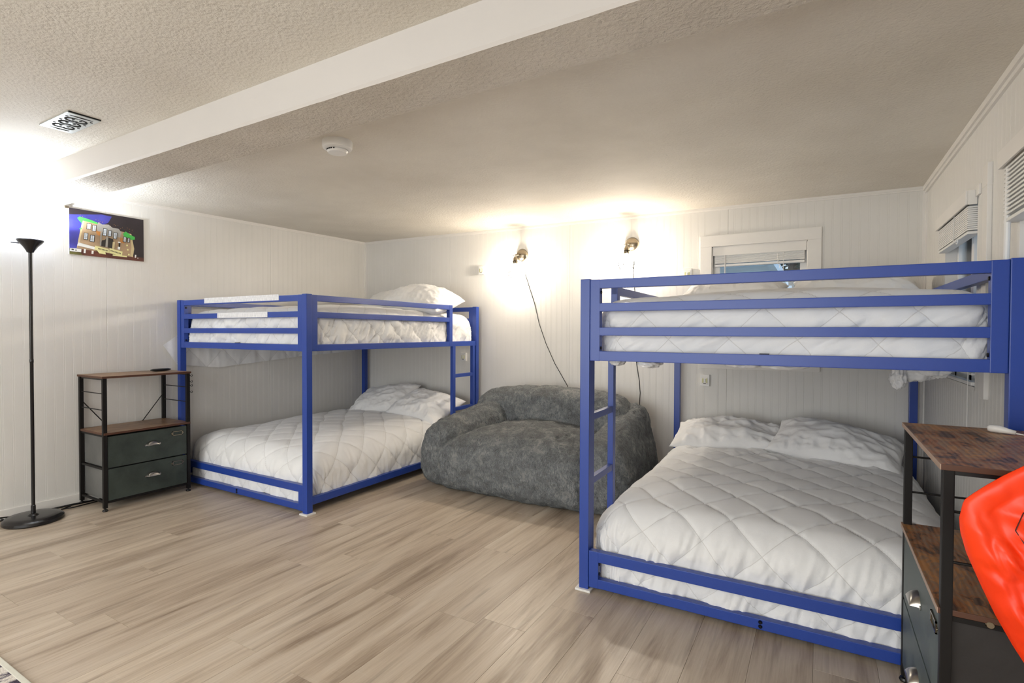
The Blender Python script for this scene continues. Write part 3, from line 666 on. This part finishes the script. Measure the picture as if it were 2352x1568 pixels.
for nm, f, lo, hi in (('seat', f_seat, (-2.62, 3.05, -.03), (-1.22, 4.12, .58)), ('arm', f_arm(-1), (-2.9, 3.1, -.03), (-2.2, 4.3, .78)), ('arm', f_arm(1), (-1.6, 3.1, -.03), (-.95, 4.3, .78)), ('backrest', f_back, (-2.75, 3.6, -.03), (-1.1, 4.32, .82))):
    V, Fc = snet(f, lo, hi, .0095); V[:, 2] = np.maximum(V[:, 2], .002); V[:, 1] = np.minimum(V[:, 1], 4.322)
    MB().add(V.tolist(), Fc).build(nm, 'fur', sofa, smooth=True)

# ================================================================== DRAWER UNITS
def unit(label, yA, yB, xw, xf, zt, zs, sgn, dr, side_mat, top_mat, name='drawer_shelf'):
    """xw = back (wall side) x, xf = front x, sgn = direction of the front"""
    t = thing(name, label, 'drawer unit', ((xw + xf) / 2, (yA + yB) / 2, 0)); p = .023; f = xf; b = xw
    for x_ in ((b, b + sgn * p), (f - sgn * p, f)):
        for y_ in ((yA + .006, yA + .006 + p), (yB - .006 - p, yB - .006)):
            q = MB().box((x_[0], y_[0], .022), (x_[1], y_[1], zt - .014), .002).build('post', 'shelf_metal', t)
            MB().lathe([(0, 0), (.015, 0), (.017, .006), (.014, .012), (.006, .014), (.006, .024)], ((x_[0] + x_[1]) / 2, (y_[0] + y_[1]) / 2, 0), 12).build('foot', 'black_plastic', q, smooth='auto')
    edge = 'board_edge_dark' if sgn > 0 else 'board_edge'
    def board(nm, z0_, z1_, ya, yb):
        m = MB().mat(0).box((b - sgn * .002, ya, z0_), (f + sgn * .006, yb, z1_), .0015)
        m.mi = [0] * len(m.mi)
        for i, fc in enumerate(m.f):
            P = [m.v[k] for k in fc]
            if all(abs(q[0] - (f + sgn * .006)) < .003 for q in P): m.mi[i] = 1
            elif all(abs(q[1] - ya) < .003 for q in P): m.mi[i] = 2
        return m.build(nm, [top_mat, edge, 'board_edge_dark'], t)
    board('top_board', zt - .014, zt, yA, yB); board('shelf_board', zs - .014, zs, yA + .008, yB - .008)
    zb = .062; zm = (zs - .02 + zb) / 2
    for (za, zc) in ((zb + .006, zm - .004), (zm + .004, zs - .026)):
        y0_, y1_ = yA + .033, yB - .033
        m = MB(); m.mat(0).box((f - sgn * .016, y0_, za), (f - sgn * .002, y1_, zc), .003).mat(1).box((b + sgn * .01, y0_, za), (f - sgn * .016, y1_, zc - .006), .003)
        d = m.build('drawer', [dr, side_mat], t)
        yc = (y0_ + y1_) / 2 + (.02 if sgn > 0 else 0); zc2 = za + (zc - za) * .56
        # cup pull: quarter shell
        th = np.linspace(0, math.pi, 15)[:, None]; ph = np.linspace(0, math.pi / 2, 8)[None, :]
        C = np.stack([f - sgn * .002 + sgn * .026 * np.sin(ph) + 0 * th, yc - .043 * np.cos(th) * np.cos(ph * .0 + 0) * (1 - .12 * np.sin(ph)), zc2 + .030 * np.sin(th) * np.cos(ph) - .008], -1)
        mm_ = MB().grid(C).box((f - sgn * .002, yc - .052, zc2 - .011), (f + sgn * .001, yc - .040, zc2 - .001), .001).box((f - sgn * .002, yc + .040, zc2 - .011), (f + sgn * .001, yc + .052, zc2 - .001), .001)
        mm_.build('handle', 'chrome', d, smooth='auto')
        yl = y1_ - .065 if sgn > 0 else y0_ + .055; zl_ = zc - .045; m = MB()
        for a, b2, c, e in ((-.036, .036, .011, .015), (-.036, .036, -.015, -.011), (-.036, -.031, -.015, .015), (.031, .036, -.015, .015)): m.box((f - sgn * .002, yl + a, zl_ + c), (f + sgn * .002, yl + b2, zl_ + e))
        for s_ in (-1, 1): m.lathe([(0, .003), (.004, .002), (.005, 0)], (f - sgn * .001, yl + s_ * .040, zl_), 8, 'x')
        m.build('label_holder', 'nickel', d)
    for z in (zb, zm, zs - .02):
        m = MB()
        for y_ in (yA + .012, yB - .024): m.box((b + sgn * .02, y_, z - .008), (f - sgn * .02, y_ + .012, z + .004))
        m.box((f - sgn * .014, yA + .028, z - .010), (f - sgn * .003, yB - .028, z + .004)) if z == zb else None
        m.box((b + sgn * .003, yA + .028, z - .010), (b + sgn * .014, yB - .028, z + .004)); m.build('frame_bar', 'shelf_metal', t)
    for fz in (.31, .60) if sgn > 0 else (.33, .68):
        z = zt - fz * (zt - zs)
        for y_ in (yA + .018, yB - .018): MB().tube([(b + sgn * .012, y_, z), (f - sgn * .012, y_, z)], .0035, 8).build('side_rod', 'black_metal', t)
    for y_ in (yA + .018, yB - .018): MB().box((b + sgn * .01, y_ - .004, zt - .026), (f - sgn * .01, y_ + .004, zt - .015)).build('side_rod', 'black_metal', t)
    zx = zt - (zt - zs) * .48
    if sgn > 0:
        MB().tube([(b + .012, yA + .02, zx), (b + .012, yA + .02 + .27, .36)], .0035, 8).build('brace', 'black_metal', t)
        MB().tube([(b + .012, yB - .02, zx), (b + .012, yB - .02 - .27, .36)], .0035, 8).build('brace', 'black_metal', t)
        for z in (.865, .82, .79, .742):
            pts = [(f - .012, yB - .006, z + .012), (f - .012, yB + .004, z), (f - .012, yB + .014, z - .006), (f - .012, yB + .018, z + .004), (f - .012, yB + .012, z + .010)]
            MB().tube(pts, .0022, 6).build('hook', 'black_metal', t)
    return t
unit('dark green two-drawer shelf unit against the left wall', 1.637, 2.207, -4.445, -4.082, .899, .522, 1, 'drawer_green', 'drawer_side', 'walnut_board')
ru = unit('slate two-drawer shelf unit with rustic top at the right edge', 1.585, 2.265, XR - .012, .254, .893, .548, -1, 'drawer_slate', 'drawer_side_dark', 'rustic_board')
MB().lathe([(0, -.004), (.007, -.004), (.0095, -.001), (.0095, .002)], (.345, 1.596, .531), 14, 'y').build('bolt', 'nickel', ru)

o = MB().lathe([(0, .002), (.018, .002), (.026, .008), (.026, .014), (.02, .019), (0, .021)], (0, 0, 0), 20, sx=.95, sy=3.0).build('remote_control', 'black_plastic', smooth=True, local=True)
o.location = (-4.30, 2.105, .899); o.rotation_euler = (0, 0, .15); tag(o, 'small black remote lying on the left shelf unit', 'remote')
t = thing('white_adapter', 'small white plastic adapter with a cord on the right rustic board', 'adapter', (.48, 2.16, .893))
MB().tube([(.455, 2.178, .905), (.462, 2.176, .906), (.482, 2.165, .906), (.50, 2.155, .903), (.515, 2.148, .901)], [.007, .0115, .0118, .008, .006], 12).build('housing', 'white_plastic', t, smooth=True)
MB().tube([(.515, 2.148, .899), (.53, 2.15, .8965), (.55, 2.12, .8965), (.575, 2.10, .8965)], .0022, 6).build('cord', 'white_plastic', t, smooth=True)

# ---------------------------------------------------------------- orange bag
out = [(.272, .79), (.279, .83), (.292, .845), (.315, .868), (.345, .895), (.39, .93), (.44, .955), (.50, .96), (.555, .94), (.57, .85), (.57, .70), (.565, .56), (.52, .48), (.455, .44), (.40, .47), (.365, .53), (.335, .59), (.31, .65), (.285, .715), (.274, .76)]
def _res(P, n):
    P = np.array(P + [P[0]]); d = np.r_[0, np.cumsum(np.hypot(*np.diff(P, axis=0).T))]; s_ = np.linspace(0, d[-1], n); return np.stack([np.interp(s_, d, P[:, 0]), np.interp(s_, d, P[:, 1])], 1)
q = _res(out, 121); cc = np.array([.43, .72]); rad = np.linspace(0, 1, 42)[:, None, None]
xz = cc + (q[None] - cc) * rad; rdd = rad[..., 0] + 0 * xz[..., 0]
bul = .055 * np.clip(1 - rdd ** 2.5, 0, 1) ** .6
cre = .018 * ridge(xz[..., 0] * 11 + xz[..., 1] * 5, xz[..., 1] * 9, 4, 3) + .012 * fbm(xz[..., 0] * 6, xz[..., 1] * 6, 1, 2)
BYc = 1.515
fr_ = np.stack([xz[..., 0], BYc - bul + cre * np.clip((1 - rdd) * 4, 0, 1), xz[..., 1]], -1); bk_ = np.stack([xz[..., 0], BYc + .25 * bul + .002, xz[..., 1]], -1)
bag = thing('plastic_bag', 'bright orange-red plastic bag hanging at the right edge', 'bag', (.43, BYc, .45))
MB().grid(fr_).grid(bk_).build('sack', 'orange_plastic', bag, smooth=True, merge=.0006)
def onbag(x_, z_):
    d = np.hypot(fr_[..., 0] - x_, fr_[..., 2] - z_); i = np.unravel_index(np.argmin(d), d.shape); return (x_, fr_[i][1] - .003, z_)
for sc_ in (1, .55):
    hx = [(-.045, .0), (-.03, .036), (.012, .042), (.045, .02), (.045, -.02), (.0, -.036), (-.03, -.028)]
    MB().tube([onbag(.404 + a * sc_, .787 + b * sc_) for a, b in hx], .0013, 5, closed=True).build('logo', 'ink', bag)
MB().tube([(.5, 1.52, .955), (.49, 1.55, .985), (.46, 1.575, .90), (.46, 1.585, .868)], .004, 8).build('strap', 'orange_plastic', bag, smooth=True)

# ================================================================== FLOOR LAMP
lx, ly = -4.275, 1.341
t = thing('floor_lamp', 'black torchiere floor lamp with glowing white bowl by the left wall', 'floor lamp', (lx, ly, 0))
MB().lathe([(0, .0), (.145, .0), (.152, .008), (.150, .022), (.135, .036), (.10, .040), (.03, .040), (.02, .048), (.012, .052), (.0, .052)], (lx, ly, 0), 48).build('base', 'lamp_metal', t, smooth='auto')
MB().lathe([(.012, .045), (.012, .10), (.0095, .102), (.0095, 1.0), (.0105, 1.002), (.0105, 1.02), (.0095, 1.022), (.0095, 1.70)], (lx, ly, 0), 16).build('pole', 'lamp_metal', t, smooth='auto')
MB().lathe([(.012, 1.688), (.017, 1.69), (.021, 1.70), (.036, 1.725), (.058, 1.750), (.066, 1.762), (.066, 1.768), (.05, 1.766), (.0, 1.76)], (lx, ly, 0), 28).build('cup', 'lamp_metal', t, smooth='auto')
MB().tube([(lx - .03, ly - .035, 1.745), (lx - .055, ly - .075, 1.748)], .004, 8).build('switch', 'lamp_metal', t)
MB().lathe([(.045, 1.768), (.09, 1.772), (.135, 1.788), (.165, 1.815), (.178, 1.850), (.180, 1.875), (.176, 1.875), (.172, 1.85), (.16, 1.82), (.13, 1.794), (.09, 1.778), (.045, 1.774)], (lx, ly, 0), 40).build('bowl_shade', 'lamp_bowl', t, smooth='auto')['label'] = 'glowing white glass bowl'
MB().lathe([(0, 1.80), (.02, 1.803), (.032, 1.82), (.035, 1.84), (.028, 1.862), (.012, 1.874), (0, 1.876)], (lx, ly, 0), 14).build('bulb', 'lamp_bulb', t, smooth=True)
o = MB().tube([(-4.36, 1.25, .006), (-4.42, 1.22, .03), (-4.44, 1.30, .012), (-4.445, 1.45, .006), (-4.44, 1.6, .006), (-4.42, 1.75, .005), (-4.40, 1.95, .005)], .0045, 8).tube([(-4.44, .9, .005), (-4.44, 1.1, .005), (-4.437, 1.3, .005), (-4.43, 1.55, .006), (-4.40, 1.8, .005)], .0045, 8).tube([(-4.41, 1.58, .005), (-4.38, 1.52, .005), (-4.36, 1.58, .005), (-4.38, 1.8, .005)], .004, 8).build('power_cord', 'black_plastic', smooth=True)
tag(o, 'black power cords running along the left baseboard', 'cord')

# ================================================================== WALL SCONCES
def sconce(x, zp, label, cord, dx=-.012):
    t = thing('wall_sconce', label, 'wall lamp', (x, YF, zp)); y = YF
    MB().lathe([(0, -.040), (.02, -.039), (.04, -.032), (.055, -.019), (.062, -.004), (.062, 0)], (x, y, zp), 32, 'y').build('backplate', 'nickel', t, smooth='auto')
    cx, cy = x + dx, y - .105
    MB().tube([(x, y - .035, zp), (x + dx * .5, y - .07, zp - .004), (cx, cy, zp - .008)], .007, 8).tube([(cx - .028, cy, zp - .010), (cx + .02, cy, zp - .010)], .004, 6).build('arm', 'nickel', t, smooth=True)
    zs_ = zp - .02
    MB().lathe([(0, 0), (.010, 0), (.016, -.012), (.021, -.020), (.021, -.052), (.023, -.053), (.023, -.068), (.017, -.07)], (cx, cy, zs_), 20).build('socket', 'nickel', t, smooth='auto')
    hexp = lambda r, z, ph=0: [(cx + r * math.cos(math.radians(60 * k + ph)), cy + r * math.sin(math.radians(60 * k + ph)), z) for k in range(6)]
    A_ = hexp(.026, zs_ - .045, 10); B_ = hexp(.066, zs_ - .145, 10); C_ = hexp(.064, zs_ - .19, 40)
    m = MB()
    for ring in (A_, B_, C_): m.tube(ring, .0017, 5, closed=True)
    for k in range(6): m.tube([A_[k], B_[k]], .0017, 5); m.tube([B_[k], C_[k]], .0017, 5); m.tube([B_[k], C_[k - 1]], .0017, 5)
    m.build('wire_cage', 'cage_wire', t)
    MB().lathe([(0, -.068), (.013, -.07), (.014, -.082), (.024, -.10), (.029, -.118), (.025, -.136), (.012, -.146), (0, -.148)], (cx, cy, zs_), 16).build('bulb', 'sconce_bulb', t, smooth=True)
    c = MB().tube([(px_, y - .006 if i else y - .02, pz) for i, (px_, pz) in enumerate(cord)], .003, 8).build('cord', 'black_plastic', t, smooth=True)
    return t
s1 = sconce(-2.426, 1.922, 'caged wall sconce left of the pair, over the fur loveseat', [(-2.42, 1.87), (-2.40, 1.80), (-2.385, 1.73), (-2.345, 1.62), (-2.29, 1.47), (-2.24, 1.28), (-2.17, 1.10), (-2.08, .92), (-1.957, .73), (-1.93, .66)])
s2 = sconce(-1.372, 1.938, 'caged wall sconce right of the pair, beside the right bunk', [(-1.37, 1.88), (-1.355, 1.80), (-1.36, 1.70), (-1.345, 1.56), (-1.33, 1.45), (-1.345, 1.2), (-1.325, .95), (-1.30, .80), (-1.292, .70), (-1.297, .585), (-1.297, .50), (-1.335, .44)])
MB().box((-1.313, YF - .022, .51), (-1.281, YF - .001, .575), .003).build('inline_switch', 'black_plastic', s2)

# ---------------------------------------------------------------- small wall things
def puck(x, z, label, w=.062, h=.082):
    t = thing('stick_on_light', label, 'switch light', (x, YF, z))
    MB().box((x - w / 2, YF - .024, z - h / 2), (x + w / 2, YF, z + h / 2), .004).build('housing', 'white_plastic', t)
    MB().box((x - w * .33, YF - .026, z - h * .33), (x + w * .33, YF - .023, z + h * .33), .001).build('face_plate', 'trim_paint', t)
    for s_ in (-1, 1): MB().box((x + s_ * w * .2 - .006, YF - .0275, z - .018), (x + s_ * w * .2 + .006, YF - .025, z + .016), .001).build('light_strip', 'led_yellow', t)
    MB().box((x - .005, YF - .033, z - .012), (x + .005, YF - .025, z + .012), .002).build('toggle', 'white_plastic', t)
    MB().box((x - .010, YF - .0275, z - .025), (x + .010, YF - .025, z - .021)).build('slot', 'void_black', t)
puck(-2.872, 1.806, 'white stick-on switch light left of the left sconce'); puck(-3.084, .954, 'white stick-on switch light behind the left bunk ladder')
puck(-.916, 1.665, 'white stick-on switch light beside the far window, above the rail', .07, .09); puck(-.776, .83, 'white stick-on switch light on the wall inside the right bunk', .07, .09)
t = thing('wall_outlet', 'white double wall outlet just right of the fur loveseat', 'outlet', (-1.219, YF, .357))
MB().box((-1.262, YF - .006, .29), (-1.176, YF, .425), .002).build('cover_plate', 'white_plastic', t)
for z in (.33, .385):
    q = MB().box((-1.236, YF - .009, z - .018), (-1.202, YF - .005, z + .018), .003).build('socket', 'trim_paint', t)
    MB().box((-1.228, YF - .0095, z), (-1.225, YF - .0085, z + .01)).box((-1.213, YF - .0095, z), (-1.21, YF - .0085, z + .01)).lathe([(0, -.001), (.003, -.001), (.003, 0)], (-1.219, YF - .0085, z - .009), 8, 'y').build('slot', 'void_black', q)

# picture on the left wall
Y0, Y1, PZ0, PZ1 = 1.6045, 2.0655, 1.728, 2.045
t = thing('wall_picture', 'unframed night photograph of a tilted stone building, on the left wall', 'picture', (XL, (Y0 + Y1) / 2, PZ0))
MB().box((XL + .001, Y0, PZ0), (XL + .012, Y1, PZ1), .001).build('panel', 'white_plastic', t)
m = MB(); keys = list(PC)
U = lambda u, v, d: (XL + .0125 + d, Y0 + u * (Y1 - Y0), PZ0 + v * (PZ1 - PZ0))
lay = 0
def poly(c, P):
    global lay; lay += 1; m.mat(keys.index(c)); d = lay * .00006; m.add([U(a, b, d) for a, b in P], [tuple(range(len(P)))])
def rect(c, a, b, w_, h_, sk=.06): poly(c, [(a, b), (a + w_, b), (a + w_ + sk * h_, b + h_), (a + sk * h_, b + h_)])
poly('night', [(0, 0), (1, 0), (1, 1), (0, 1)]); poly('sky', [(0, .12), (.12, .14), (.2, .5), (.5, .8), (.55, .95), (.02, 1), (0, 1)])
poly('night', [(0, .85), (.3, .93), (.5, .99), (0, 1)])
poly('brown', [(0, 0), (1, 0), (1, .09), (.5, .13), (.15, .14), (0, .05)]); poly('olive', [(0, 0), (.16, .0), (.14, .05), (0, .06)])
poly('stone', [(.09, .14), (.84, .08), (.86, .28), (.82, .62), (.60, .66), (.35, .74), (.17, .80)])
poly('grey', [(.34, .66), (.37, .78), (.42, .74), (.50, .76), (.56, .70), (.64, .70), (.68, .62), (.66, .5), (.38, .5)])
poly('stone_light', [(.09, .14), (.13, .3), (.19, .79), (.17, .80), (.13, .5)]); poly('stone_light', [(.80, .10), (.84, .08), (.86, .28), (.82, .62), (.80, .62), (.82, .3)])
poly('green', [(.10, .80), (.13, .84), (.28, .80), (.36, .76), (.36, .73), (.17, .76), (.16, .70), (.13, .74)]); poly('green', [(.70, .60), (.74, .66), (.80, .60), (.87, .56), (.87, .50), (.82, .48), (.72, .53)])
poly('green', [(.12, .57), (.15, .60), (.16, .57)])
poly('orange', [(.33, .58), (.41, .57), (.40, .47), (.35, .49)]); poly('orange', [(.66, .5), (.72, .49), (.715, .37), (.66, .39)])
for a, b, w_, h_ in ((.22, .60, .045, .11), (.29, .57, .04, .12), (.18, .36, .04, .13), (.26, .33, .045, .13), (.43, .50, .036, .15), (.50, .50, .03, .12), (.57, .46, .036, .13), (.705, .42, .03, .1), (.765, .42, .02, .09)):
    rect('dark', a - .008, b - .012, w_ + .016, h_ + .024); rect('pane', a, b, w_, h_)
    for k in (1, 2, 3): rect('grey', a, b + k * h_ / 4, w_, .008)
    rect('grey', a + w_ / 2 - .003, b, .006, h_)
poly('dark', [(.39, .25), (.58, .22), (.56, .44), (.48, .47), (.45, .40), (.41, .38)]); rect('grey', .455, .24, .03, .24, .05); rect('grey', .38, .26, .02, .3, .04)
rect('stone_light', .545, .2, .03, .18); rect('white', .62, .22, .035, .06); rect('dark', .635, .28, .02, .10); rect('white', .627, .37, .034, .03)
for a, b in ((.74, .32), (.75, .22), (.765, .11)): rect('cream', a, b, .024, .035)
poly('white', [(.09, .20), (.32, .15), (.32, .21), (.11, .27)]); poly('cream', [(.31, .15), (.50, .115), (.50, .20), (.32, .245)]); poly('cream', [(.505, .115), (.68, .07), (.69, .18), (.51, .225)])
rnd = random.Random(4)
for k in range(8): rect('dark', .36 + k * .016, .17 - k * .0035, .009, .028, 0); rect('dark', .525 + k * .018, .155 - k * .006, .010, .03, 0)
poly('cream', [(.37, .08), (.46, .07), (.45, .13), (.34, .15)]); rect('white', .0, .06, .14, .07); rect('dark', .02, .085, .03, .03); rect('dark', .065, .083, .02, .022)
rect('white', .17, .05, .025, .09); rect('white', .27, .05, .025, .07); rect('white', .86, .07, .02, .07); rect('white', .9, .055, .012, .02); rect('cream', .55, .06, .2, .03)
for k in range(70):
    a = rnd.uniform(.12, .84); rect('brown' if rnd.random() < .7 else 'orange', a, .86 - .22 * a + rnd.uniform(-.03, .05), .006, .008)
m.build('print', [PC[k] for k in keys], t, kind=None)
rect = None
MB().box((XL + .002, 1.575, 2.035), (XL + .03, 1.60, 2.05), .004).build('sensor', 'nickel').name = 'wall_sensor'
tag(bpy.data.objects['wall_sensor'], 'tiny grey metal clip under the beam end, left of the picture', 'clip')

# smoke detector
t = thing('smoke_detector', 'round white smoke detector on the ceiling behind the beam', 'smoke detector', (-2.118, 1.872, ceilz(-2.118, 1.872)))
dz = ceilz(-2.118, 1.872); D0 = (-2.118, 1.872, dz)
MB().lathe([(.0, .003), (.071, .003), (.073, -.002), (.073, -.03), (.070, -.038), (.060, -.043), (.052, -.044)], D0, 44).build('body', 'white_plastic', t, smooth='auto')
MB().lathe([(.050, -.036), (.050, -.044), (.052, -.050), (.046, -.060), (.03, -.064), (0, -.065)], D0, 40).build('cover', 'white_plastic', t, smooth='auto')
m = MB()
for k in range(5):
    a0 = math.radians(-95 + k * 14 - 25)
    if k < 3: a1 = a0 + math.radians(12)
    else: a1 = a0 + math.radians(8)
    v = [(D0[0] + r_ * math.cos(a), D0[1] + r_ * math.sin(a), dz + z) for a in (a0, a1) for r_, z in ((.0535, -.0465), (.0535, -.0525))]
    m.add(v, [(0, 1, 3, 2)])
m.build('slot', 'void_black', t)

# ceiling vent with scroll cut-outs
vx0, vx1, vy0, vy1 = -3.262, -2.953, 1.062, 1.192
t = thing('ceiling_vent', 'silver scrollwork ceiling vent in front of the beam', 'vent', ((vx0 + vx1) / 2, (vy0 + vy1) / 2, HZ))
MB().box((vx0, vy0, HZ - .007), (vx1, vy1, HZ), .003).build('plate', 'vent_silver', t)
m = MB(); z = HZ - .0062; cy_ = (vy0 + vy1) / 2
for k in range(3):
    cx_ = vx0 + .085 + k * .068
    for s_ in (-1, 1):
        pts = [(cx_ + .029 * math.cos(a) * (1 - .25 * i / 14), cy_ + s_ * (.006 + .034 * math.sin(a)), z) for i, a in enumerate(np.linspace(-.3, math.pi + .5, 15))]
        m.tube(pts, [.0015 + .0034 * math.sin(math.pi * i / 14) for i in range(15)], 6)
        m.lathe([(0, -.002), (.006, -.002), (.007, 0)], (cx_ + .01, cy_ + s_ * .014, z), 10); m.lathe([(0, -.002), (.005, -.002), (.006, 0)], (cx_ - .014, cy_ + s_ * .006, z), 10)
        m.tube([(cx_ + .034, cy_ + s_ * .042, z), (cx_ + .034, cy_ + s_ * .052, z)], .003, 6)
m.tube([(vx1 - .032, vy0 + .02, z), (vx1 - .030, cy_, z), (vx1 - .032, vy1 - .02, z)], [.002, .004, .002], 6); m.tube([(vx0 + .036, vy0 + .03, z), (vx0 + .030, cy_, z), (vx0 + .036, vy1 - .025, z)], [.002, .004, .003], 6)
m.build('scroll_slot', 'void_black', t)
MB().box((vx1, vy0 + .004, HZ - .005), (vx1 + .006, vy1 - .002, HZ)).build('edge_gap', 'void_black', t)

# rug corner at bottom left
t = thing('area_rug', 'off-white rug with dark broken pattern in the lower left corner', 'rug', (-3.2, -.1, 0))
MB().box((-4.1, -1.0, .001), (-2.0, .692, .010), .002).build('pile', 'rug', t)
m = MB().box((-4.115, .690, .001), (-1.985, .708, .011), .003).box((-4.115, -1.0, .001), (-4.10, .69, .011), .003).box((-2.0, -1.0, .001), (-1.985, .69, .011), .003); m.build('border', 'rug_edge', t)
